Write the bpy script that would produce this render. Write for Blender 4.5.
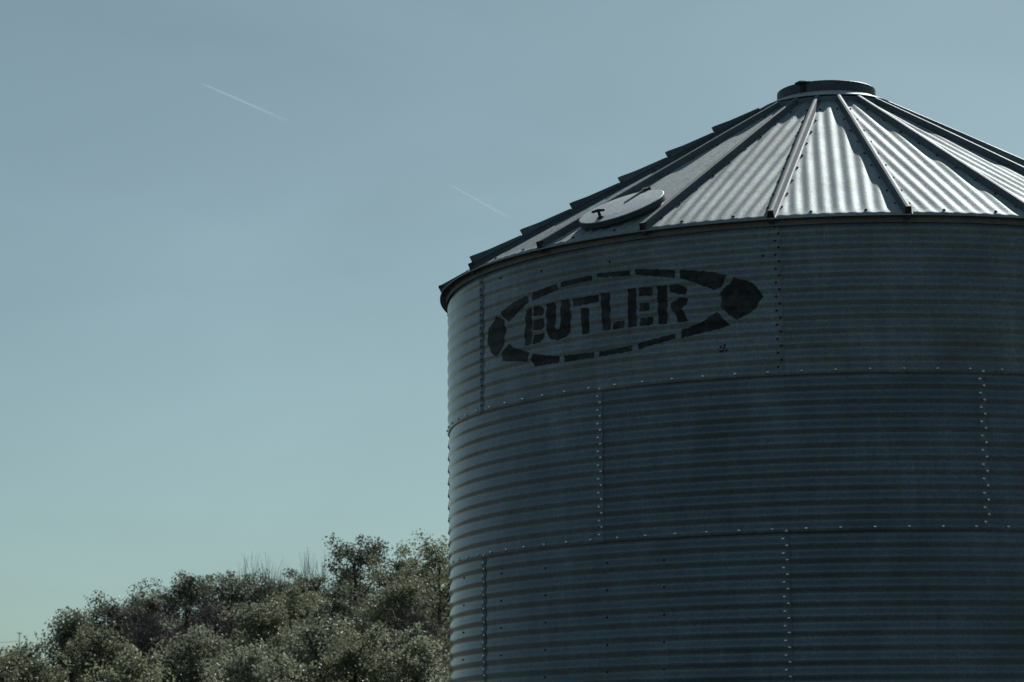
import bpy, math, random
import numpy as np
from mathutils import Matrix, Vector

for o in list(bpy.data.objects):
    bpy.data.objects.remove(o, do_unlink=True)
scene = bpy.context.scene
COL = scene.collection
rnd = random.Random(7)
PI = math.pi

# ------------------------------------------------------------------ camera
W, H, FPX = 1024, 682, 2664.45
PITCH, ROLL, CAM_Z = 0.16557, 0.01031, 1.72
_r = Vector((1, 0, 0)); _u = Vector((0, -math.sin(PITCH), math.cos(PITCH)))
FWD = Vector((0, math.cos(PITCH), math.sin(PITCH)))
RIGHT = _r * math.cos(ROLL) - _u * math.sin(ROLL)
UP = _r * math.sin(ROLL) + _u * math.cos(ROLL)
CAM = Vector((0, 0, CAM_Z))
cd = bpy.data.cameras.new('camera'); cam = bpy.data.objects.new('camera', cd); COL.objects.link(cam)
cd.sensor_width = 36.0; cd.lens = FPX * 36.0 / W
cd.clip_start = 0.1; cd.clip_end = 90000
cd.dof.use_dof = True; cd.dof.focus_distance = 19.8; cd.dof.aperture_fstop = 7.1
m = Matrix.Identity(4)
for i in range(3):
    m[i][0] = RIGHT[i]; m[i][1] = UP[i]; m[i][2] = -FWD[i]; m[i][3] = CAM[i]
cam.matrix_world = m
scene.camera = cam

def ray(px, py):
    d = FWD + RIGHT * ((px - W / 2) / FPX) + UP * ((H / 2 - py) / FPX)
    return d.normalized()

# ------------------------------------------------------------------ sky, sun, exposure
AZ, DIST = 0.12177, 21.9475                    # bin axis seen from the camera
SUN_AZ = math.radians(24.0)                    # from +Y towards +X
SUN_EL = math.radians(38.0)
world = bpy.data.worlds.new('World'); scene.world = world; world.use_nodes = True
wn = world.node_tree; wn.nodes.clear()
sky = wn.nodes.new('ShaderNodeTexSky'); sky.sky_type = 'NISHITA'; sky.sun_disc = False
sky.sun_elevation = SUN_EL; sky.sun_rotation = SUN_AZ
sky.altitude = 300; sky.air_density = 1.0; sky.dust_density = 0.6; sky.ozone_density = 6.0
tint = wn.nodes.new('ShaderNodeMix'); tint.data_type = 'RGBA'; tint.blend_type = 'MULTIPLY'
tint.inputs[0].default_value = 1.0
tint.inputs[7].default_value = (0.945, 1.11, 0.955, 1)
bg = wn.nodes.new('ShaderNodeBackground'); bg.inputs[1].default_value = 0.057
wo = wn.nodes.new('ShaderNodeOutputWorld')
hs = wn.nodes.new('ShaderNodeHueSaturation'); hs.inputs['Saturation'].default_value = 0.66
wn.links.new(sky.outputs[0], hs.inputs['Color']); wn.links.new(hs.outputs[0], tint.inputs[6]); wtc = wn.nodes.new('ShaderNodeTexCoord'); wmp = wn.nodes.new('ShaderNodeMapping'); wmp.inputs['Scale'].default_value = (5, 5, 13)
wnz = wn.nodes.new('ShaderNodeTexNoise'); wnz.inputs['Scale'].default_value = 1.1; wnz.inputs['Detail'].default_value = 5; wnz.inputs['Roughness'].default_value = .5; wnz.inputs['Distortion'].default_value = .6
wmr = wn.nodes.new('ShaderNodeMapRange'); wmr.inputs[1].default_value = .3; wmr.inputs[2].default_value = .72; wmr.inputs[3].default_value = .95; wmr.inputs[4].default_value = 1.06
wsc = wn.nodes.new('ShaderNodeVectorMath'); wsc.operation = 'SCALE'
wn.links.new(wtc.outputs['Generated'], wmp.inputs[0]); wn.links.new(wmp.outputs[0], wnz.inputs['Vector']); wn.links.new(wnz.outputs[0], wmr.inputs[0])
wn.links.new(tint.outputs[2], wsc.inputs[0]); wn.links.new(wmr.outputs[0], wsc.inputs['Scale']); wn.links.new(wsc.outputs[0], bg.inputs[0]); wn.links.new(bg.outputs[0], wo.inputs[0])
sd = bpy.data.lights.new('sun', 'SUN'); sun = bpy.data.objects.new('sun', sd); COL.objects.link(sun)
sd.energy = 4.9; sd.angle = math.radians(0.53); sd.color = (1.0, 0.98, 0.94)
to_sun = Vector((math.sin(SUN_AZ) * math.cos(SUN_EL), math.cos(SUN_AZ) * math.cos(SUN_EL), math.sin(SUN_EL)))
sun.rotation_euler = to_sun.to_track_quat('Z', 'Y').to_euler()
sun.location = (30, 60, 60)
vs = scene.view_settings
vs.view_transform = 'Standard'; vs.look = 'None'; vs.exposure = 0.0; vs.gamma = 1.0; vs.use_curve_mapping = False

# ------------------------------------------------------------------ helpers
def link(name, mesh, parent=None, mat=None):
    o = bpy.data.objects.new(name, mesh); COL.objects.link(o)
    if mat is not None and len(mesh.materials) == 0: mesh.materials.append(mat)
    if parent is not None: o.parent = parent
    return o

def mesh_py(name, verts, faces, smooth=False):
    me = bpy.data.meshes.new(name); me.from_pydata([tuple(v) for v in verts], [], faces); me.update()
    if smooth: me.polygons.foreach_set('use_smooth', [True] * len(me.polygons))
    return me

def mesh_np(name, V, F, smooth=False):
    """V (n,3), F (m,k) numpy arrays with constant k"""
    me = bpy.data.meshes.new(name); n, k = F.shape
    me.vertices.add(len(V)); me.vertices.foreach_set('co', V.astype(np.float32).ravel())
    me.loops.add(n * k); me.loops.foreach_set('vertex_index', F.astype(np.int32).ravel())
    me.polygons.add(n); me.polygons.foreach_set('loop_start', np.arange(0, n * k, k, dtype=np.int32))
    me.polygons.foreach_set('loop_total', np.full(n, k, dtype=np.int32))
    me.polygons.foreach_set('use_smooth', np.full(n, smooth))
    me.update(calc_edges=True)
    return me

def empty(name, loc, rz=0.0):
    o = bpy.data.objects.new(name, None); COL.objects.link(o)
    o.location = loc; o.rotation_euler = (0, 0, rz); o.empty_display_size = 0.3
    return o

def tag(o, label, cat=None, group=None, kind=None):
    if label: o['label'] = label
    if cat: o['category'] = cat
    if group: o['group'] = group
    if kind: o['kind'] = kind
    return o

class MB:
    def __init__(s): s.v = []; s.f = []
    def add(s, vs, fs):
        n = len(s.v); s.v += [tuple(v) for v in vs]; s.f += [tuple(i + n for i in f) for f in fs]
    def box(s, c, ax, ay, az):
        c = Vector(c); ax, ay, az = Vector(ax), Vector(ay), Vector(az)
        vs = [c + ax * i + ay * j + az * k for i in (-1, 1) for j in (-1, 1) for k in (-1, 1)]
        s.add(vs, [(0, 1, 3, 2), (4, 6, 7, 5), (0, 4, 5, 1), (2, 3, 7, 6), (0, 2, 6, 4), (1, 5, 7, 3)])
    def tube(s, pts, radii, n=6, cap=True):
        pts = [Vector(p) for p in pts]; rings = []
        for i, p in enumerate(pts):
            d = (pts[min(i + 1, len(pts) - 1)] - pts[max(i - 1, 0)]).normalized()
            a = d.cross(Vector((0, 0, 1)) if abs(d.z) < .9 else Vector((1, 0, 0))).normalized(); b = d.cross(a)
            rings.append([p + (a * math.cos(2 * PI * k / n) + b * math.sin(2 * PI * k / n)) * radii[i] for k in range(n)])
        vs = [v for r in rings for v in r]; fs = []
        for i in range(len(pts) - 1):
            for k in range(n):
                fs.append((i * n + k, i * n + (k + 1) % n, (i + 1) * n + (k + 1) % n, (i + 1) * n + k))
        if cap:
            fs.append(tuple(range(n - 1, -1, -1))); fs.append(tuple(range((len(pts) - 1) * n, len(pts) * n)))
        s.add(vs, fs)
    def lathe(s, prof, n=64, close=False):
        m_ = len(prof)
        vs = [(r * math.sin(2 * PI * k / n), -r * math.cos(2 * PI * k / n), z) for k in range(n) for r, z in prof]
        fs = []
        for k in range(n):
            k2 = (k + 1) % n
            for j in range(m_ - 1): fs.append((k * m_ + j, k2 * m_ + j, k2 * m_ + j + 1, k * m_ + j + 1))
        s.add(vs, fs)
    def dome(s, c, nrm, r, h, n=7):
        nrm = Vector(nrm).normalized(); c = Vector(c)
        a = nrm.cross(Vector((0, 0, 1)) if abs(nrm.z) < .9 else Vector((1, 0, 0))).normalized(); b = nrm.cross(a)
        vs = []
        for rr, hh in ((1, 0), (.92, .55), (.5, .92)):
            vs += [c + (a * math.cos(2 * PI * k / n) + b * math.sin(2 * PI * k / n)) * r * rr + nrm * h * hh for k in range(n)]
        vs.append(c + nrm * h); fs = []
        for i in range(2):
            for k in range(n): fs.append((i * n + k, i * n + (k + 1) % n, (i + 1) * n + (k + 1) % n, (i + 1) * n + k))
        for k in range(n): fs.append((2 * n + k, 2 * n + (k + 1) % n, 3 * n))
        s.add(vs, fs)
    def build(s, name, mat, parent=None, smooth=False):
        return link(name, mesh_py(name, s.v, s.f, smooth), parent, mat)
    def mesh(s, name, mat, smooth=False):
        me = mesh_py(name, s.v, s.f, smooth); me.materials.append(mat); return me

# ------------------------------------------------------------------ materials
def nodes(name):
    mt = bpy.data.materials.new(name); mt.use_nodes = True
    nt = mt.node_tree; nt.nodes.clear()
    out = nt.nodes.new('ShaderNodeOutputMaterial')
    return mt, nt, out

def N(nt, t, **kw):
    n = nt.nodes.new(t)
    for k, v in kw.items(): setattr(n, k, v)
    return n

def ramp(nt, src, stops):
    r = N(nt, 'ShaderNodeValToRGB'); e = r.color_ramp.elements
    e[0].position, e[0].color = stops[0][0], stops[0][1]
    e[1].position, e[1].color = stops[-1][0], stops[-1][1]
    for p, c in stops[1:-1]:
        x = e.new(p); x.color = c
    nt.links.new(src, r.inputs[0]); return r

def g(v): return (v, v, v, 1)

def mixc(nt, fac, a, b, mode='MIX'):
    mx = N(nt, 'ShaderNodeMix', data_type='RGBA', blend_type=mode)
    for i, s in ((0, fac), (6, a), (7, b)):
        if hasattr(s, 'is_linked') or hasattr(s, 'links'): nt.links.new(s, mx.inputs[i])
        else: mx.inputs[i].default_value = s
    return mx.outputs[2]

def coords(nt, scale, island=True):
    tc = N(nt, 'ShaderNodeTexCoord'); oi = N(nt, 'ShaderNodeObjectInfo')
    ml = N(nt, 'ShaderNodeMath', operation='MULTIPLY'); ml.inputs[1].default_value = 37.0
    nt.links.new(oi.outputs['Random'], ml.inputs[0])
    ad = N(nt, 'ShaderNodeVectorMath', operation='ADD'); nt.links.new(tc.outputs['Object'], ad.inputs[0]); nt.links.new(ml.outputs[0], ad.inputs[1])
    mp = N(nt, 'ShaderNodeMapping'); mp.inputs['Scale'].default_value = scale; nt.links.new(ad.outputs[0], mp.inputs[0])
    return mp.outputs[0], tc

def noise(nt, vec, scale, detail=4, rough=.55):
    n = N(nt, 'ShaderNodeTexNoise'); n.inputs['Scale'].default_value = scale; n.inputs['Detail'].default_value = detail
    n.inputs['Roughness'].default_value = rough; nt.links.new(vec, n.inputs['Vector']); return n.outputs[0]

def galvanized(name, base, metallic, r0, r1, coat=0.0, streak=True, rust=0.0, bump=.0006, dull=.55, warm=0.0):
    mt, nt, out = nodes(name)
    b = N(nt, 'ShaderNodeBsdfPrincipled'); nt.links.new(b.outputs[0], out.inputs[0])
    v1, tc = coords(nt, (1, 1, 1)); vst, _ = coords(nt, (5, 5, .5))
    n1 = noise(nt, v1, 2.2, 5); n2 = noise(nt, vst, 2.0, 6, .65); n3 = noise(nt, v1, 70, 4, .7)
    vo = N(nt, 'ShaderNodeTexVoronoi'); vo.inputs['Scale'].default_value = 70; nt.links.new(v1, vo.inputs['Vector'])
    hi = base; lo = tuple(c * dull for c in base[:3]) + (1,)
    c = mixc(nt, ramp(nt, n1, [(.3, g(0)), (.7, g(1))]).outputs[0], hi, lo)
    if streak: c = mixc(nt, ramp(nt, n2, [(.42, g(0)), (.75, g(.75))]).outputs[0], c, tuple(x * .55 for x in base[:3]) + (1,))
    c = mixc(nt, ramp(nt, n3, [(.35, g(0)), (.75, g(.5))]).outputs[0], c, tuple(x * .5 for x in base[:3]) + (1,))
    c = mixc(nt, .35, c, mixc(nt, 1.0, c, vo.outputs['Color'], 'MULTIPLY'))
    oi = N(nt, 'ShaderNodeObjectInfo'); hv = N(nt, 'ShaderNodeHueSaturation'); tr_ = N(nt, 'ShaderNodeMapRange')
    tr_.inputs[3].default_value = .84; tr_.inputs[4].default_value = 1.14
    nt.links.new(oi.outputs['Random'], tr_.inputs[0]); nt.links.new(tr_.outputs[0], hv.inputs['Value']); nt.links.new(c, hv.inputs['Color']); c = hv.outputs[0]
    if rust > 0:
        rn = ramp(nt, noise(nt, vst, 3.5, 7, .7), [(.55, g(0)), (.8, g(rust))])
        c = mixc(nt, rn.outputs[0], c, (.16, .085, .05, 1))
    nt.links.new(c, b.inputs['Base Color'])
    b.inputs['Metallic'].default_value = metallic
    b.inputs['Coat Weight'].default_value = coat; b.inputs['Coat Roughness'].default_value = .18; b.inputs['Coat IOR'].default_value = 1.5
    rr = N(nt, 'ShaderNodeMapRange'); rr.inputs[3].default_value = r0; rr.inputs[4].default_value = r1
    nt.links.new(n1, rr.inputs[0]); nt.links.new(rr.outputs[0], b.inputs['Roughness'])
    bp = N(nt, 'ShaderNodeBump'); bp.inputs['Distance'].default_value = bump * 6; bp.inputs['Strength'].default_value = .5
    sm = N(nt, 'ShaderNodeMath', operation='ADD'); nt.links.new(noise(nt, v1, 6, 3), sm.inputs[0]); nt.links.new(n3, sm.inputs[1])
    nt.links.new(sm.outputs[0], bp.inputs['Height']); nt.links.new(bp.outputs[0], b.inputs['Normal'])
    return mt

M_WALL = galvanized('galvanised_wall', (.20, .285, .345, 1), .85, .54, .66, coat=.8, rust=.15)
# rust wash under the eave: local z of the wall sheets, top ring only, has its own material
M_WALLTOP = galvanized('galvanised_wall_weathered', (.26, .33, .37, 1), .80, .54, .68, coat=.7, rust=.35)
M_ROOF = galvanized('galvanised_roof', (.49, .59, .61, 1), .66, .68, .80, streak=False, rust=.16, dull=.75, bump=.0012)
M_RIB = galvanized('galvanised_rib', (.21, .26, .29, 1), .66, .62, .76, streak=False, rust=.3, dull=.7)
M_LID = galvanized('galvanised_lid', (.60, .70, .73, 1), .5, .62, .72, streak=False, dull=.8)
M_DARKLID = galvanized('shade_darkened_lid', (.10, .12, .135, 1), .6, .5, .65, streak=False, rust=.3, dull=.7)  # shade on the peak lid and hatch rim put into a darker base colour
M_BOLT = galvanized('zinc_bolt', (1.0, 1.0, 1.0, 1), .9, .12, .2, streak=False, dull=.9)
M_RUST = galvanized('rusted_steel', (.050, .040, .036, 1), .2, .7, .9, streak=False, dull=.6)

def simple(name, c1, c2, scale, rough=.9, metallic=0.0, bump=0.0, stretch=(1, 1, 1)):
    mt, nt, out = nodes(name)
    b = N(nt, 'ShaderNodeBsdfPrincipled'); nt.links.new(b.outputs[0], out.inputs[0])
    v, tc = coords(nt, stretch); n = noise(nt, v, scale, 6, .65)
    nt.links.new(ramp(nt, n, [(.3, c1), (.7, c2)]).outputs[0], b.inputs['Base Color'])
    b.inputs['Roughness'].default_value = rough; b.inputs['Metallic'].default_value = metallic
    if bump:
        bp = N(nt, 'ShaderNodeBump'); bp.inputs['Distance'].default_value = bump; nt.links.new(n, bp.inputs['Height']); nt.links.new(bp.outputs[0], b.inputs['Normal'])
    return mt

M_EAVE = galvanized('rusty_eave_angle', (.27, .265, .25, 1), .55, .5, .7, rust=.9, dull=.6)
M_CONC = simple('concrete', (.20, .19, .18, 1), (.32, .31, .29, 1), 9, .9, bump=.01)
M_GRAVEL = simple('gravel', (.07, .068, .064, 1), (.14, .135, .125, 1), 60, .95, bump=.02)
M_GROUND = simple('dry_field_grass', (.026, .027, .019, 1), (.055, .053, .040, 1), .8, .95)
M_BARK = simple('bark', (.035, .03, .026, 1), (.075, .065, .055, 1), 14, .9, bump=.01, stretch=(1, 1, .3))
M_TWIG = simple('bare_twigs', (.085, .072, .074, 1), (.135, .115, .115, 1), 10, .85)
M_POLE = simple('weathered_pole', (.06, .055, .05, 1), (.11, .10, .09, 1), 20, .85, stretch=(1, 1, .1))
M_WIRE = simple('wire', (.05, .05, .05, 1), (.08, .08, .08, 1), 5, .6)

def paint():
    mt, nt, out = nodes('black_stencil_paint')
    b = N(nt, 'ShaderNodeBsdfPrincipled'); nt.links.new(b.outputs[0], out.inputs[0])
    v, tc = coords(nt, (1, 1, 1))
    w = ramp(nt, noise(nt, v, 7, 8, .75), [(.46, g(0)), (.68, g(.75))])
    w2 = ramp(nt, noise(nt, v, 70, 3, .6), [(.56, g(0)), (.7, g(.5))])
    c = mixc(nt, w.outputs[0], (.010, .011, .012, 1), (.075, .082, .085, 1))
    c = mixc(nt, w2.outputs[0], c, (.07, .075, .08, 1))
    nt.links.new(c, b.inputs['Base Color']); b.inputs['Roughness'].default_value = .6
    b.inputs['Specular IOR Level'].default_value = .3
    return mt
M_PAINT = paint()

def leaf(name, cols, trans=.3, rough=.38):
    mt, nt, out = nodes(name)
    geo = N(nt, 'ShaderNodeNewGeometry'); oi = N(nt, 'ShaderNodeObjectInfo')
    r = ramp(nt, geo.outputs['Random Per Island'], [(i / (len(cols) - 1), c) for i, c in enumerate(cols)])
    hv = N(nt, 'ShaderNodeHueSaturation'); nt.links.new(r.outputs[0], hv.inputs['Color'])
    mr = N(nt, 'ShaderNodeMapRange'); mr.inputs[3].default_value = .75; mr.inputs[4].default_value = 1.2
    nt.links.new(oi.outputs['Random'], mr.inputs[0]); nt.links.new(mr.outputs[0], hv.inputs['Value'])
    b = N(nt, 'ShaderNodeBsdfPrincipled'); b.inputs['Roughness'].default_value = rough
    b.inputs['Specular IOR Level'].default_value = .5
    nt.links.new(hv.outputs[0], b.inputs['Base Color'])
    t = N(nt, 'ShaderNodeBsdfTranslucent'); nt.links.new(hv.outputs[0], t.inputs[0])
    mx = N(nt, 'ShaderNodeMixShader'); mx.inputs[0].default_value = trans
    nt.links.new(b.outputs[0], mx.inputs[1]); nt.links.new(t.outputs[0], mx.inputs[2]); nt.links.new(mx.outputs[0], out.inputs[0])
    return mt
M_LEAF = leaf('olive_leaves', [(.14, .165, .10, 1), (.19, .22, .135, 1), (.23, .245, .15, 1), (.15, .14, .105, 1)], .48, .5)
M_LEAFD = leaf('dark_leaves', [(.088, .108, .078, 1), (.122, .145, .096, 1), (.12, .112, .090, 1)], .45, .5)
M_LEAFG = leaf('grey_green_leaves', [(.18, .215, .155, 1), (.23, .265, .185, 1), (.26, .275, .195, 1), (.16, .15, .12, 1)], .48, .48)

# ------------------------------------------------------------------ ground
def smooth(a, b, x):
    t = min(1, max(0, (x - a) / (b - a))); return t * t * (3 - 2 * t)
def ground_z(x, y):
    return 2.6 * smooth(34, 80, y) * (0.55 + 0.45 * smooth(-22, 6, x * 60 / max(y, 20))) * (1 - .8 * smooth(140, 420, y))

def make_ground():
    xs = sorted(set([-6000, -2500, -1000, -500, -250] + list(range(-140, 141, 7)) + [250, 500, 1000, 2500, 6000]))
    ys = sorted(set([-6000, -2500, -1000, -400, -150, -60] + list(range(-24, 161, 6)) + [200, 260, 340, 440, 700, 1500, 3500, 8000]))
    vs = [(x, y, ground_z(x, y)) for y in ys for x in xs]; nx = len(xs)
    fs = [(j * nx + i, j * nx + i + 1, (j + 1) * nx + i + 1, (j + 1) * nx + i) for j in range(len(ys) - 1) for i in range(nx - 1)]
    o = link('ground', mesh_py('ground', vs, fs, True), None, M_GROUND); o['kind'] = 'structure'
make_ground()

BX, BY = DIST * math.sin(AZ), DIST * math.cos(AZ)
def make_pad():
    n = 72; vs = [(BX, BY, .03)]; fs = []
    for k in range(n):
        r = 6.0 + .25 * math.sin(k * 1.7) + .2 * math.sin(k * .6)
        vs.append((BX + r * math.cos(2 * PI * k / n), BY + r * math.sin(2 * PI * k / n), .012))
    for k in range(n): fs.append((0, 1 + k, 1 + (k + 1) % n))
    o = link('gravel_pad', mesh_py('gravel_pad', vs, fs), None, M_GRAVEL); o['kind'] = 'structure'
make_pad()

# ------------------------------------------------------------------ grain bin
R, PITCHC, NCOR, RH = 3.190, 0.1016, 11, 1.1176
AMP = 0.0050
FOUND = 0.13
ZE = CAM_Z + 3.977                      # roof edge
ZTOP = FOUND + 5 * RH                   # wall top
PHI, PSI = -0.1095, -0.12869
SA, RA = 2 * PI / 7, 2 * PI / 21
RE = 3.250
R_T, Z_T = 0.58, CAM_Z + 5.50           # top end of roof panels
SL = math.atan2(Z_T - ZE, RE - R_T)

bin_ = empty('grain_bin', (BX, BY, 0), -AZ)
tag(bin_, 'round corrugated galvanised grain bin with conical ribbed roof and black stencilled lettering', 'grain bin')

fb = MB(); fb.lathe([(0.0, -.2), (3.45, -.2), (3.45, FOUND - .02), (3.43, FOUND - .003), (0.0, FOUND - .003)], 96)
fb.build('foundation', M_CONC, bin_)

def corr(z): return AMP * math.cos(2 * PI * z / PITCHC)
def sheet_off(f, z):
    x = f * SA * R                       # overlap of the sheets plus slight buckling
    return 0.0055 * f + 0.0055 * (1 - z / RH) + .0009 * (math.sin(3.9 * x + 3.1 * z) + math.sin(1.7 * x - 6.3 * z + 1.1))

LAPZ = 0.030
def wall_mesh(name, mat):
    a0, a1 = -0.06 / R, SA; nc = 44
    zs = [-LAPZ + (RH + LAPZ - .002) * i / 132 for i in range(133)]
    V = []; F = []
    cols = [a0 + (a1 - a0) * i / nc for i in range(nc + 1)]
    for z in zs:
        for i, a in enumerate(cols):
            f = max(0, a / SA); r = R + corr(z) + sheet_off(f, max(z, 0))
            V.append((r * math.sin(a), -r * math.cos(a), z))
    nx = nc + 1
    for j in range(len(zs) - 1):
        for i in range(nc): F.append((j * nx + i, j * nx + i + 1, (j + 1) * nx + i + 1, (j + 1) * nx + i))
    # turned-in bottom and right edges give the sheet its thickness
    n0 = len(V)
    for i, a in enumerate(cols):
        f = max(0, a / SA); r = R + corr(-LAPZ) + sheet_off(f, 0) - .005; V.append((r * math.sin(a), -r * math.cos(a), -LAPZ))
    for i in range(nc): F.append((i + 1, i, n0 + i, n0 + i + 1))
    n1 = len(V)
    for z in zs:
        r = R + corr(z) + sheet_off(1, max(z, 0)) - .005; V.append((r * math.sin(a1), -r * math.cos(a1), z))
    for j in range(len(zs) - 1): F.append((j * nx + nc, n1 + j, n1 + j + 1, (j + 1) * nx + nc))
    me = mesh_py(name, V, F, True); me.materials.append(mat); return me

def wall_dome(mb, a, z, r, h, lift=.0):
    f = a / SA; rad = R + corr(z) + sheet_off(f, max(z, 0)) + lift
    s = AMP * 2 * PI / PITCHC * math.sin(2 * PI * z / PITCHC)
    mb.dome((rad * math.sin(a), -rad * math.cos(a), z), (math.sin(a), -math.cos(a), s), r, h)

me_sheet = wall_mesh('wall_sheet', M_WALL); me_sheet_top = wall_mesh('wall_sheet_weathered', M_WALLTOP)
hb = MB()
for k in range(12): wall_dome(hb, (k + .5) / 12 * SA, 0.001, .0125, .011)
me_hb = hb.mesh('seam_bolts', M_BOLT, True)
def vbolts(mat, name, r):
    vb = MB()
    for k in range(22):
        z = .035 + (k + .0) * PITCHC / 2
        wall_dome(vb, SA - (.020 if k % 2 else .047) / R, z, r, .007)
    return vb.mesh(name, mat, True)
me_vb = vbolts(M_BOLT, 'lap_bolts', .0125); me_vbd = vbolts(M_RUST, 'lap_bolts_dark', .0095)
sheets = {}
for ring in range(5):
    zb = ZTOP - (ring + 1) * RH
    for k in range(7):
        rot = PHI + k * SA + (SA / 2 if ring % 2 else 0)
        o = link('wall_sheet', me_sheet_top if ring == 0 else me_sheet, bin_); o.location = (0, 0, zb); o.rotation_euler = (0, 0, rot)
        sheets[(ring, k)] = (o, rot, zb)
        b = link('seam_bolts', me_hb, o); b['kind'] = 'stuff'
        b = link('lap_bolts', me_vbd if ring == 0 else me_vb, o); b['kind'] = 'stuff'

def px_wall(px, py):
    """photo pixel -> (angle, height) on the cylinder of the wall, bin coordinates"""
    d = ray(px, py); ox, oy = CAM.x - BX, CAM.y - BY
    a = d.x ** 2 + d.y ** 2; b = 2 * (ox * d.x + oy * d.y); c = ox * ox + oy * oy - (R + .004) ** 2
    t = (-b - math.sqrt(b * b - 4 * a * c)) / (2 * a)
    p = CAM + d * t; x, y = p.x - BX, p.y - BY
    ca, sa = math.cos(AZ), math.sin(AZ)
    lx, ly = x * ca - y * sa, x * sa + y * ca
    return math.atan2(lx, -ly), p.z

# --- stencilled emblem, painted on the top-ring sheet left of the front seam
Z1 = lambda pts: [(480 + x * 160 / 992, 260 + y * 110 / 682) for x, y in pts]
Z2 = lambda pts: [(620 + x * 160 / 992, 250 + y * 110 / 682) for x, y in pts]
DASH = [
    Z1([(100, 350), (150, 372), (160, 430), (152, 500), (128, 570), (100, 600), (60, 560), (45, 480), (60, 420)]),
    Z1([(290, 222), (300, 262), (225, 330), (180, 380), (140, 355), (130, 325), (200, 265)]),
    Z1([(478, 147), (482, 185), (330, 250), (318, 235), (330, 200)]),
    Z1([(695, 97), (697, 125), (505, 165), (503, 138)]),
    Z1([(930, 65), (935, 98), (730, 110), (725, 83)]),
    Z1([(180, 515), (210, 545), (305, 575), (297, 632), (140, 625), (135, 580)]),
    Z1([(330, 578), (400, 590), (492, 598), (490, 635), (340, 658), (315, 620)]),
    Z1([(520, 595), (705, 573), (710, 605), (525, 632)]),
    Z1([(740, 570), (940, 530), (943, 565), (740, 600)]),
    Z2([(95, 120), (340, 122), (340, 173), (100, 152)]),
    Z2([(370, 122), (560, 132), (662, 160), (630, 225), (590, 250), (500, 215), (370, 175)]),
    Z2([(710, 172), (820, 200), (888, 285), (835, 370), (725, 437), (625, 355), (632, 320), (622, 268)]),
    Z2([(600, 383), (635, 415), (680, 465), (650, 478), (385, 547), (385, 495), (500, 455)]),
    Z2([(345, 517), (345, 550), (115, 617), (115, 580)]),
]
LETTER = {
    'B': [Z1([(285, 310), (315, 295), (322, 380), (318, 520), (285, 532), (275, 480), (282, 400)]),
          Z1([(330, 292), (370, 283), (395, 305), (395, 335), (375, 345), (328, 345)]),
          Z1([(328, 378), (392, 360), (400, 410), (385, 432), (330, 432)]),
          Z1([(330, 470), (400, 452), (392, 490), (360, 515), (328, 520)])],
    'U': [Z1([(410, 275), (455, 260), (470, 290), (465, 420), (480, 435), (500, 420), (502, 250), (550, 243), (565, 330), (560, 450), (530, 480), (480, 497), (440, 490), (415, 460), (410, 350)])],
    'T': [Z1([(572, 240), (735, 215), (735, 260), (580, 290)]), Z1([(625, 300), (675, 295), (680, 455), (635, 462)])],
    'L': [Z1([(750, 208), (805, 203), (812, 435), (762, 440)]), Z1([(828, 385), (895, 373), (897, 422), (828, 432)])],
    'E': [Z2([(48, 243), (100, 240), (105, 475), (52, 482)]), Z2([(115, 237), (200, 230), (200, 280), (118, 285)]),
          Z2([(120, 333), (180, 328), (182, 375), (122, 380)]), Z2([(125, 425), (205, 415), (205, 465), (125, 475)])],
    'R': [Z2([(232, 225), (293, 222), (298, 457), (242, 462)]),
          Z2([(303, 222), (350, 213), (400, 225), (413, 245), (410, 275), (365, 275), (345, 262), (310, 258)]),
          Z2([(315, 330), (375, 297), (418, 297), (413, 330), (385, 365), (420, 435), (415, 445), (365, 450), (340, 395), (318, 365)])],
}
def inside(poly, x, y):
    c = False; n = len(poly); j = n - 1
    for i in range(n):
        xi, yi = poly[i]; xj, yj = poly[j]
        if (yi > y) != (yj > y) and x < (xj - xi) * (y - yi) / (yj - yi) + xi: c = not c
        j = i
    return c
sheet0, rot0, zb0 = sheets[(0, 6)]
def wob(x, z, s): return .0016 * (math.sin(x * 61 + s) + math.sin(z * 83 + 2.1 * s + x * 23)) + rnd.uniform(-.0018, .0018)
def paint_mesh(name, polys, seed):
    cell = .0042; V = []; F = []; idx = {}
    def vert(i, j):
        if (i, j) not in idx:
            a = i * cell / R; z = j * cell
            la = a - rot0 + (2 * PI if a - rot0 < 0 else 0); lz = z - zb0
            r = R + corr(lz) + sheet_off(la / SA, max(lz, 0)) + .0022
            idx[(i, j)] = len(V); V.append((r * math.sin(la), -r * math.cos(la), lz))
        return idx[(i, j)]
    for poly in polys:
        q = [px_wall(*p) for p in poly]; q = [(a * R, z) for a, z in q]
        i0 = int(min(p[0] for p in q) / cell) - 3; i1 = int(max(p[0] for p in q) / cell) + 3
        j0 = int(min(p[1] for p in q) / cell) - 3; j1 = int(max(p[1] for p in q) / cell) + 3
        for i in range(i0, i1):
            for j in range(j0, j1):
                x, z = (i + .5) * cell, (j + .5) * cell
                if inside(q, x + wob(x, z, seed), z + wob(z, x, seed + 3)):
                    F.append((vert(i, j), vert(i + 1, j), vert(i + 1, j + 1), vert(i, j + 1)))
    return mesh_py(name, V, F, True)
for n, poly in enumerate(DASH):
    link('painted_dash', paint_mesh('painted_dash', [poly], n), sheet0, M_PAINT)
for n, (ch, polys) in enumerate(LETTER.items()):
    o = link('painted_letter', paint_mesh('painted_letter', polys, n + 20), sheet0, M_PAINT)
    o['label'] = 'black stencilled letter ' + ch

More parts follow.
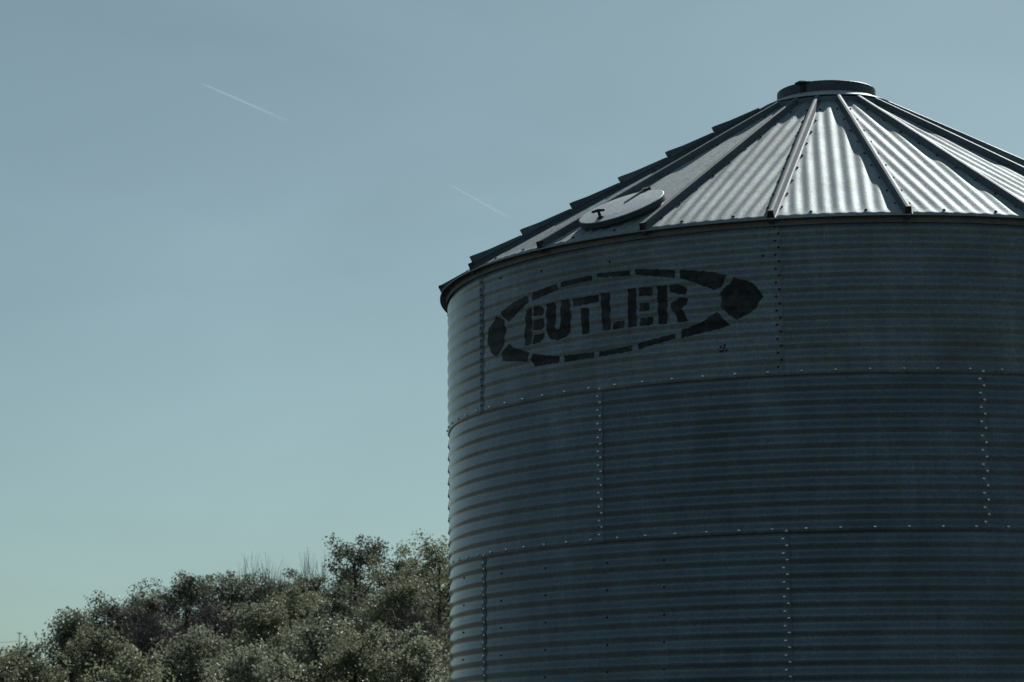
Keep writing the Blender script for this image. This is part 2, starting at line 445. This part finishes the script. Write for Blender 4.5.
def dots_on(name, sheet_key, pts, r, mat):
    o, rot, zb = sheets[sheet_key]; mb = MB()
    for px, py in pts:
        a, z = px_wall(px, py); la = (a - rot) % (2 * PI)
        if la > SA + .1: continue
        wall_dome(mb, la, z - zb, r, .007)
    b = mb.build(name, mat, o, True); b['kind'] = 'stuff'
dots_on('bolt_cluster', (0, 6), [(721, 347), (724.5, 348), (723, 351), (726.5, 350.5), (720.5, 351.5), (725, 345.5)], .009, M_RUST)
dots_on('stiffener_bolts', (2, 6), [(x, y0 + 27.3 * k) for x, y0 in ((501, 573.5), (545, 568), (607, 563), (664, 560)) for k in range(5)], .009, M_RUST)
dots_on('stiffener_bolts', (2, 5), [(463.5, 578 + 27.3 * k) for k in range(5)], .009, M_RUST)
dots_on('stiffener_bolts', (0, 6), [(500, 278), (465, 300), (541, 271), (763, 256), (610, 262)], .010, M_RUST)

# --- roof
ax = lambda a: Vector((math.sin(a), -math.cos(a), 0))
def cone_pt(r, a, up=0.0):
    z = ZE + (RE - r) * math.tan(SL); d = ax(a)
    n = d * math.sin(SL) + Vector((0, 0, math.cos(SL)))
    return d * r + Vector((0, 0, z)) + n * up
def panel_mesh():
    nt_, ns = 84, 30; V = []; F = []
    for j in range(ns + 1):
        t = j / ns; t = t if j > 4 else t * t * ns / 5 * 1.25 if False else t
        r = RE + .004 - (RE - R_T) * (j / ns) ** 1.15
        for i in range(nt_ + 1):
            u = -1 + 2 * i / nt_; half = RA / 2; a = u * half; tt = a * r
            edge = (half - abs(a)) * r
            amp = .0062 * smooth(.02, .10, edge) * smooth(.015, .10, RE - r)
            V.append(cone_pt(r, a, amp * math.cos(2 * PI * tt / PITCHC) + .012))
    nx = nt_ + 1
    for j in range(ns):
        for i in range(nt_): F.append((j * nx + i, j * nx + i + 1, (j + 1) * nx + i + 1, (j + 1) * nx + i))
    n0 = len(V)                               # turned-down drip edge
    for i in range(nx):
        a = (-1 + 2 * i / nt_) * RA / 2; p = cone_pt(RE + .004, a, .012) - Vector((0, 0, .010)); V.append(p)
    for i in range(nt_): F.append((i + 1, i, n0 + i, n0 + i + 1))
    me = mesh_py('roof_panel', V, F, True); me.materials.append(M_ROOF); return me
me_panel = panel_mesh()
pb = MB()
for u in (-.42, .40):
    p = cone_pt(RE - .07, u * RA / 2, .012); pb.dome(p, (0, -math.sin(SL), math.cos(SL)), .013, .012)
for s in (-1, 1):
    for k in range(9):
        r = 3.05 - k * .28; p = cone_pt(r, s * (RA / 2 - .052 / r), .012); pb.dome(p, (0, -math.sin(SL), math.cos(SL)), .010, .011)
me_pb = pb.mesh('panel_bolts', M_RUST, True)

def rib_mesh():
    prof = [(-.040, .010), (-.027, .016), (-.017, .062), (.0, .065), (.017, .062), (.027, .016), (.040, .010)]
    rs = [RE + .006, 3.0, 2.4, 1.8, 1.2, R_T - .02]; V = []; F = []; n = len(prof)
    for r in rs:
        b = cone_pt(r, 0, 0); nrm = ax(0) * math.sin(SL) + Vector((0, 0, math.cos(SL))); k = .55 + .45 * smooth(.5, 1.4, r)
        for x, h in prof: V.append(b + Vector((x * (.7 + .3 * k), 0, 0)) + nrm * (h * (.8 + .2 * k)))
    for j in range(len(rs) - 1):
        for i in range(n - 1): F.append((j * n + i, j * n + i + 1, (j + 1) * n + i + 1, (j + 1) * n + i))
    me = mesh_py('roof_rib', V, F, False); me.materials.append(M_RIB); return me
me_rib = rib_mesh()
plug = MB(); b0 = cone_pt(RE + .002, 0, 0); nn = ax(0) * math.sin(SL) + Vector((0, 0, math.cos(SL)))
plug.add([b0 + Vector((x, -.001, 0)) + nn * h for x, h in ((-.027, .006), (-.019, .066), (.019, .066), (.027, .006))] +
         [b0 + Vector((x, .03, .012)) + nn * h for x, h in ((-.027, .006), (-.019, .066), (.019, .066), (.027, .006))],
         [(0, 3, 2, 1), (0, 1, 5, 4), (1, 2, 6, 5), (2, 3, 7, 6), (4, 5, 6, 7)])
plug.box(b0 + Vector((0, .004, -.014)), (.021, 0, 0), (0, .012, 0), (0, 0, .012))
me_plug = plug.mesh('rib_end', M_RUST)
for k in range(21):
    o = link('roof_panel', me_panel, bin_); o.rotation_euler = (0, 0, PSI + (k + .5) * RA)
    b = link('panel_bolts', me_pb, o); b['kind'] = 'stuff'
    o = link('roof_rib', me_rib, bin_); o.rotation_euler = (0, 0, PSI + k * RA)
    link('rib_end', me_plug, o)

mb = MB(); mb.lathe([(R + .0125, ZTOP - .062), (R + .0150, ZTOP - .062), (R + .0165, ZTOP + .012), (R - .02, ZTOP + .014)], 126)
mb.build('eave_angle', M_EAVE, bin_)

# --- roof steps on the left flank: bent plates, lower end standing up
for i in range(6):
    a = PSI - 3 * RA; r0 = 3.215 - i * .436; r1 = r0 - .40
    d = ax(a); side = Vector((math.cos(a), math.sin(a), 0)); nrm = d * math.sin(SL) + Vector((0, 0, math.cos(SL))); mb = MB()
    vs_ = []
    for r, h in ((r0, .116), (r0 - .13, .098), (r1, .077)):
        c = cone_pt(r, a, 0)
        for s in (-1, 1):
            for hh in (h - .006, .052): vs_.append(c + side * .030 * s + nrm * hh)
    fs_ = []
    for j in range(2):
        q = j * 4
        fs_ += [(q, q + 2, q + 6, q + 4), (q + 1, q + 5, q + 7, q + 3), (q, q + 4, q + 5, q + 1), (q + 2, q + 3, q + 7, q + 6)]
    fs_ += [(0, 1, 3, 2), (8, 10, 11, 9)]
    mb.add(vs_, fs_); mb.build('roof_step', M_RIB, bin_)

# --- peak: closure ring, collar and lid
mb = MB(); mb.lathe([(R_T + .03, Z_T - .03), (R_T + .03, Z_T + .045), (R_T - .05, Z_T + .05)], 63)
mb.build('peak_ring', M_RIB, bin_)
mb = MB(); zc = CAM_Z + 5.575
mb.lathe([(R_T - .012, zc - .006), (R_T - .010, zc), (R_T - .03, zc + .010), (.44, zc + .062), (.40, zc + .07)], 84)
mb.build('collar', M_LID, bin_, True)
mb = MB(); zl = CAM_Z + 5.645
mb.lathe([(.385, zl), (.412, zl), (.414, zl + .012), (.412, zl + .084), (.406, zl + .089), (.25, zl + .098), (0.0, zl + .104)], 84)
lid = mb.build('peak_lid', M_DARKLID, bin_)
mb = MB(); a = math.radians(-27)
c = ax(a) * .395 + Vector((0, 0, zl + .062))
mb.tube([c + Vector((0, 0, -.02)), c + Vector((0, 0, .035))], [.012, .012], 8)
mb.dome(c + Vector((0, 0, .012)), (0, 0, 1), .05, .03, 10)
mb.tube([c + Vector((-.075, .01, .022)), c + Vector((-.03, 0, .036)), c + Vector((.05, 0, .030))], [.008, .011, .008], 6)
mb.box(c + ax(a) * .028 + Vector((0, 0, -.045)), Vector((math.cos(a), math.sin(a), 0)) * .022, ax(a) * .006, (0, 0, .05))
mb.build('lid_latch', M_RUST, lid)

# --- roof hatch on the left front panel
HA, HR = PSI - 1.5 * RA, 2.81
hn = ax(HA) * math.sin(SL) + Vector((0, 0, math.cos(SL))); hd = ax(HA) * math.cos(SL) - Vector((0, 0, math.sin(SL))); hs = hd.cross(hn) * -1
hatch = None
def disc(mb, c, prof, n=56):
    m_ = len(prof); vs_ = []
    for k in range(n):
        e = hd * math.cos(2 * PI * k / n) + hs * math.sin(2 * PI * k / n)
        for r, h in prof: vs_.append(c + e * r + hn * h)
    fs_ = []
    for k in range(n):
        k2 = (k + 1) % n
        for j in range(m_ - 1): fs_.append((k * m_ + j, k2 * m_ + j, k2 * m_ + j + 1, k * m_ + j + 1))
    mb.add(vs_, fs_)
hc = cone_pt(HR, HA, .0)
mb = MB(); disc(mb, hc, [(.308, -.03), (.308, .050), (.25, .052)]); curb = mb.build('hatch_curb', M_RIB, bin_, True)
mb = MB(); disc(mb, hc, [(.338, .0745), (.332, .078), (.2, .083), (0.0, .085)]); hl = mb.build('hatch_lid', M_LID, bin_)
mb = MB(); disc(mb, hc, [(.310, .032), (.338, .032), (.341, .036), (.341, .073), (.336, .074)]); mb.build('lid_rim', M_DARKLID, hl)  # rim shade painted in: darker metal than the lid top
mb = MB(); c = hc + hd * .245 - hs * .03 + hn * .08
mb.tube([c, c + hn * .055], [.013, .011], 8); mb.tube([c + hn * .055 - hs * .06, c + hn * .06, c + hn * .055 + hs * .055], [.009, .012, .009], 6)
mb.dome(c, hn, .03, .015, 10)
mb.build('hatch_handle', M_RUST, hl)
mb = MB(); c = hc - hd * .30 + hn * .085
mb.box(c + hd * .08, hd * .16, hs * .010, hn * .006); mb.box(c - hd * .06 - hn * .01, hd * .022, hs * .03, hn * .018)
mb.build('hatch_hinge', M_RUST, hl)

# ------------------------------------------------------------------ trees
def leaf_mesh(name, tips, per, spread, size, rng):
    n = len(tips) * per
    q = rng.normal(0, 1, (n, 3)); q /= np.linalg.norm(q, axis=1)[:, None]
    q *= (rng.uniform(0, 1, n) ** .5)[:, None] * np.repeat(rng.uniform(.6, 1.15, len(tips)), per)[:, None]
    c = np.repeat(tips, per, axis=0) + q * spread * np.array([1, 1, .75])
    d = rng.normal(0, 1, (n, 3)); d[:, 2] -= .35; d /= np.linalg.norm(d, axis=1)[:, None]
    e = rng.normal(0, 1, (n, 3)); e -= d * (e * d).sum(1)[:, None]; e /= np.linalg.norm(e, axis=1)[:, None]
    nn_ = np.cross(d, e); s = (size * rng.uniform(.6, 1.25, n))[:, None]
    V = np.stack([c - d * s * .5, c + e * s * .36 + nn_ * s * .10 - d * s * .05, c + d * s * .55, c - e * s * .36 + nn_ * s * .10 - d * s * .05], 1).reshape(-1, 3)
    b = np.arange(n)[:, None] * 4
    F = np.concatenate([b + np.array([[0, 1, 2]]), b + np.array([[0, 2, 3]])], 0)
    return mesh_np(name, V, F)

def tree(px, py, wpx, d, kind, label, name, cat='tree', group=None, seed=0, dens=1.0, up=0.0, lsize=.075, top_bias=0.0, trunk_len=None):
    """px,py: where the top shows in the photo; d: distance along the ground"""
    rng = np.random.default_rng(1000 + seed); r_ = random.Random(seed)
    dr = ray(px, py); hl_ = math.hypot(dr.x, dr.y); t = d / hl_
    p = CAM + dr * t; x, y = p.x, p.y; gz = ground_z(x, y); h = p.z - gz - (.85 if kind == 'whip' else .3 if kind == 'bare' else .16)
    rad = wpx * .5 * d / FPX
    root = empty(name, (x, y, gz - .05)); tag(root, label, cat, group)
    ch = min(h * .72, max(2.6 * rad, 2.8))           # crown height
    tb = MB(); tips = []
    lean = Vector((r_.uniform(-.25, .25), r_.uniform(-.25, .25), 0))
    tp = [Vector((0, 0, 0)), lean * .4 + Vector((0, 0, h * .33)), lean + Vector((0, 0, h * .66)), lean * 1.1 + Vector((0, 0, h * .93))]
    tb.tube(tp, [.11, .085, .055, .015], 7)
    def on_trunk(z):
        for i in range(3):
            if z <= tp[i + 1].z: return tp[i].lerp(tp[i + 1], (z - tp[i].z) / (tp[i + 1].z - tp[i].z))
        return tp[3]
    nl = int(24 * dens) + 4
    for i in range(nl):
        f = (i + r_.random()) / nl; zc_ = h - ch * (1 - f)       # height in crown 0..1
        prof = math.sin(PI * min(1, (.22 + .78 * f)) ** .9) ** .7 * (1 - .25 * f) if f < .97 else .2
        a = i * 2.399 + r_.uniform(-.5, .5); L = rad * max(.15, prof) * r_.uniform(.65, 1.12)
        z0 = max(h * .22, zc_ - L * .7 - .3); s = on_trunk(min(z0, h * .9))
        e = Vector((lean.x + math.cos(a) * L, lean.y + math.sin(a) * L, zc_))
        mid = s.lerp(e, .55) + Vector((0, 0, -.1 * L))
        tb.tube([s, mid, e], [.032, .02, .007], 5, False)
        for j in range(6):
            q = mid.lerp(e, .1 + .18 * j) + Vector((r_.gauss(0, 1), r_.gauss(0, 1), r_.gauss(.05, .6))) * .36 * min(1.0, rad)
            tb.tube([mid.lerp(e, .05 + .15 * j), q], [.011, .004], 4, False); tips.append(q)
        tips.append(e)
    if kind == 'bare':
        tw = MB()
        for q in tips:
            for j in range(13):
                dirv = Vector((r_.gauss(0, .55), r_.gauss(0, .55), abs(r_.gauss(.6, .3)))) * r_.uniform(.2, .5)
                m1 = q + dirv * .5 + Vector((r_.gauss(0, .05), r_.gauss(0, .05), 0))
                tw.tube([q, m1, q + dirv], [.006, .005, .003], 3, False)
        c = tw.build('crown', M_TWIG, root)
    elif kind == 'whip':
        tw = MB()
        for q in tips:
            for j in range(4):
                dirv = Vector((r_.gauss(0, .16), r_.gauss(0, .16), 1)) * r_.uniform(.5, 1.1)
                tw.tube([q, q + dirv * .5 + Vector((r_.gauss(0, .04), 0, 0)), q + dirv], [.006, .005, .0025], 3, False)
        c = tw.build('crown', M_TWIG, root)
    else:
        T = np.array([[v.x, v.y, v.z] for v in tips])
        mat = {'olive': M_LEAF, 'dark': M_LEAFD, 'grey': M_LEAFG}[kind]
        me = leaf_mesh('crown', T, int(60 * min(1.4, max(.7, rad))), .25 + .07 * min(rad, 1.5), lsize, rng); me.materials.append(mat)
        c = link('crown', me, root)
    tb.build('trunk', M_BARK if kind not in ('bare', 'whip') else M_TWIG, root, True)
    return root

TREES = [
    # px, py, width px, distance, kind, name, label, opts
    (-6, 648, 60, 62, 'olive', 'broadleaf_tree', 'leafy tree cut by the left edge of the picture', dict()),
    (27, 634, 46, 64, 'dark', 'broadleaf_tree', 'thin sprig-topped tree next to the far utility pole', dict(dens=.45)),
    (62, 606, 52, 66, 'dark', 'broadleaf_tree', 'dark tree with narrow pointed top at the left end of the wood', dict()),
    (113, 597, 100, 76, 'dark', 'broadleaf_tree', 'dark rounded tree on the skyline just right of the pointed tree', dict()),
    (146, 592, 106, 79, 'dark', 'broadleaf_tree', 'dark tree on the skyline above the purple bare thicket', dict()),
    (184, 571, 100, 82, 'dark', 'broadleaf_tree', 'dense dark tree where the skyline steps up left of the bare whips', dict()),
    (226, 571, 112, 84, 'dark', 'broadleaf_tree', 'flat-topped dark tree on the skyline left of the bare whips', dict()),
    (270, 573, 112, 84, 'dark', 'broadleaf_tree', 'low dark tree on the skyline beneath the bare upright whips', dict()),
    (312, 573, 112, 82, 'dark', 'broadleaf_tree', 'low dark tree on the skyline between bare whips and tall open tree', dict()),
    (356, 531, 112, 76, 'dark', 'open_crowned_tree', 'tallest tree, dark open crown standing out above the wood', dict(dens=.75)),
    (398, 548, 84, 74, 'olive', 'open_crowned_tree', 'sparse tree with sprigs against the sky right of the tallest tree', dict(dens=.55)),
    (440, 536, 76, 72, 'olive', 'open_crowned_tree', 'airy pale tree touching the left side of the grain bin', dict(dens=.6)),
    (250, 562, 40, 86, 'whip', 'bare_tree', 'leftmost of the bare upright whips on the skyline', dict(dens=.3)),
    (268, 557, 36, 87, 'whip', 'bare_tree', 'bare leafless whips, second clump from the left on the skyline', dict(dens=.3)),
    (286, 560, 34, 86, 'whip', 'bare_tree', 'bare leafless whips, third clump from the left on the skyline', dict(dens=.3)),
    (303, 549, 40, 85, 'whip', 'bare_tree', 'tallest clump of bare whips, nearest the tallest tree', dict(dens=.32)),
    (152, 606, 110, 70, 'bare', 'bare_thicket', 'purple-brown leafless thicket left of centre of the wood', dict(dens=1.5)),
    (215, 592, 96, 74, 'bare', 'bare_thicket', 'grey-brown leafless thicket below the flat-topped dark tree', dict(dens=1.4)),
    (422, 606, 84, 66, 'bare', 'bare_thicket', 'brown leafless thicket beside the lower wall of the bin', dict(dens=1.3)),
    (292, 588, 110, 72, 'olive', 'broadleaf_tree', 'olive leafy tree in the middle of the wood below the whips', dict()),
    (254, 598, 120, 68, 'olive', 'broadleaf_tree', 'broad olive tree in front of the grey-brown thicket', dict(dens=1.1)),
    (340, 592, 110, 70, 'dark', 'broadleaf_tree', 'shadowy tree under the tallest open tree', dict()),
    (394, 578, 110, 69, 'olive', 'broadleaf_tree', 'green leafy tree below the sparse sprigs near the bin', dict(dens=1.1)),
    (182, 626, 116, 62, 'grey', 'broadleaf_tree', 'pale grey-green glinting tree in front of the purple thicket', dict(dens=1.2)),
    (95, 628, 84, 62, 'olive', 'broadleaf_tree', 'glinting olive tree in front below the pointed dark tree', dict(dens=1.1)),
    (318, 622, 124, 61, 'grey', 'broadleaf_tree', 'grey-green glinting tree in front at the middle of the wood', dict(dens=1.2)),
    (412, 634, 110, 60, 'grey', 'broadleaf_tree', 'grey-green tree in front beside the foot of the bin wall', dict(dens=1.1)),
    (245, 640, 110, 58, 'grey', 'broadleaf_tree', 'front grey-green tree at the bottom edge left of the middle', dict(dens=1.1)),
    (365, 634, 100, 59, 'olive', 'broadleaf_tree', 'front olive tree at the bottom edge below the tallest tree', dict(dens=1.1)),
    (36, 650, 84, 59, 'olive', 'broadleaf_tree', 'front olive tree at the bottom left corner', dict(dens=1.1)),
    (135, 656, 90, 57, 'olive', 'broadleaf_tree', 'low front tree at the bottom edge below the purple thicket', dict(dens=1.1)),
    (88, 614, 70, 68, 'dark', 'broadleaf_tree', 'dark tree filling the notch right of the pointed tree', dict()),
    (362, 566, 110, 82, 'dark', 'broadleaf_tree', 'dark dense tree directly behind the foot of the tallest crown', dict()),
    (418, 562, 100, 80, 'dark', 'broadleaf_tree', 'dark dense tree behind the sparse sprigs near the bin', dict()),
    (130, 600, 110, 84, 'dark', 'broadleaf_tree', 'low dark tree behind the skyline above the left half of the purple thicket', dict()),
    (168, 586, 110, 88, 'dark', 'broadleaf_tree', 'low dark tree behind the skyline left of the skyline step', dict()),
    (206, 577, 110, 89, 'dark', 'broadleaf_tree', 'low dark tree behind the skyline between the step and the flat top', dict()),
    (290, 577, 120, 89, 'dark', 'broadleaf_tree', 'low dark tree behind the skyline at the foot of the third bare whips', dict()),
    (462, 560, 90, 76, 'olive', 'broadleaf_tree', 'leafy tree mostly hidden behind the left side of the bin', dict()),
]
for n, (px, py, w, d, kind, name, label, kw) in enumerate(TREES):
    tree(px, py, w, d, kind, label, name, 'tree' if 'tree' in name else 'thicket', 'trees and thickets on the rise behind the bin', seed=n, **kw)

# ------------------------------------------------------------------ far utility pole and wires
dr = ray(19.5, 631); t = 250 / math.hypot(dr.x, dr.y); p = CAM + dr * t; gz = ground_z(p.x, p.y); hp = p.z - gz
pole = empty('utility_pole', (p.x, p.y, gz - .1)); tag(pole, 'thin far utility pole with short crossarm at the left edge', 'utility pole')
mb = MB(); mb.tube([(0, 0, 0), (0, 0, hp)], [.12, .03], 8); mb.build('pole', M_POLE, pole)
mb = MB(); mb.box((0, 0, hp - .12), (.16, .26, 0), (-.02, .013, 0), (0, 0, .03)); mb.build('crossarm', M_POLE, pole)
for s in (-1, 1):
    mb = MB(); mb.tube([(.13 * s, .21 * s, hp - .10), (.13 * s, .21 * s, hp + .02)], [.025, .015], 6); mb.build('insulator', M_WIRE, pole)
for k, (yy, txt) in enumerate(((642, 'upper of two thin wires leaving the far utility pole'), (650, 'lower of two thin wires leaving the far utility pole'))):
    dr2 = ray(19.5, yy - 1); q = CAM + dr2 * (250 / math.hypot(dr2.x, dr2.y)); e = q + Vector((-60, 12, 1.0))
    pts = [q.lerp(e, i / 12) - Vector((0, 0, 1.2 * 4 * (i / 12) * (1 - i / 12))) for i in range(13)]
    mb = MB(); mb.tube(pts, [.016] * 13, 5); o = mb.build('power_line', M_WIRE); tag(o, txt, 'wire', 'wires of the far utility pole')

# ------------------------------------------------------------------ contrails, level at nine kilometres
def contrail_mat():
    mt, nt, out = nodes('ice_trail')
    tc = N(nt, 'ShaderNodeTexCoord'); sx = N(nt, 'ShaderNodeSeparateXYZ'); nt.links.new(tc.outputs['Generated'], sx.inputs[0])
    rp = ramp(nt, sx.outputs[0], [(0.0, g(.6)), (.55, g(.4)), (1.0, g(0))])
    d = N(nt, 'ShaderNodeBsdfDiffuse'); d.inputs[0].default_value = (.82, .95, 1, 1)
    tl = N(nt, 'ShaderNodeBsdfTranslucent'); tl.inputs[0].default_value = (.82, .95, 1, 1)
    m1 = N(nt, 'ShaderNodeMixShader'); m1.inputs[0].default_value = .9; nt.links.new(d.outputs[0], m1.inputs[1]); nt.links.new(tl.outputs[0], m1.inputs[2])
    tr = N(nt, 'ShaderNodeBsdfTransparent'); m2 = N(nt, 'ShaderNodeMixShader'); nt.links.new(rp.outputs[0], m2.inputs[0])
    nt.links.new(tr.outputs[0], m2.inputs[1]); nt.links.new(m1.outputs[0], m2.inputs[2]); nt.links.new(m2.outputs[0], out.inputs[0])
    return mt
M_TRAIL = contrail_mat()
for (x0, y0, x1, y1), txt in (((201, 83, 288, 121), 'longer faint white contrail high in the left of the sky'), ((449, 184, 512, 219), 'shorter faint white contrail near the bin roof')):
    a = ray(x0, y0); b = ray(x1, y1); A = CAM + a * (9000 / a.z); B = CAM + b * (9000 / b.z); c = A.copy()
    pts = [A.lerp(B, i / 10) - c for i in range(11)]
    w = A.length / FPX
    mb = MB(); mb.tube(pts, [w * (.55 + .08 * i) for i in range(11)], 8)
    o = mb.build('contrail', M_TRAIL, None, True); o.location = c; tag(o, txt, 'contrail', 'contrails')
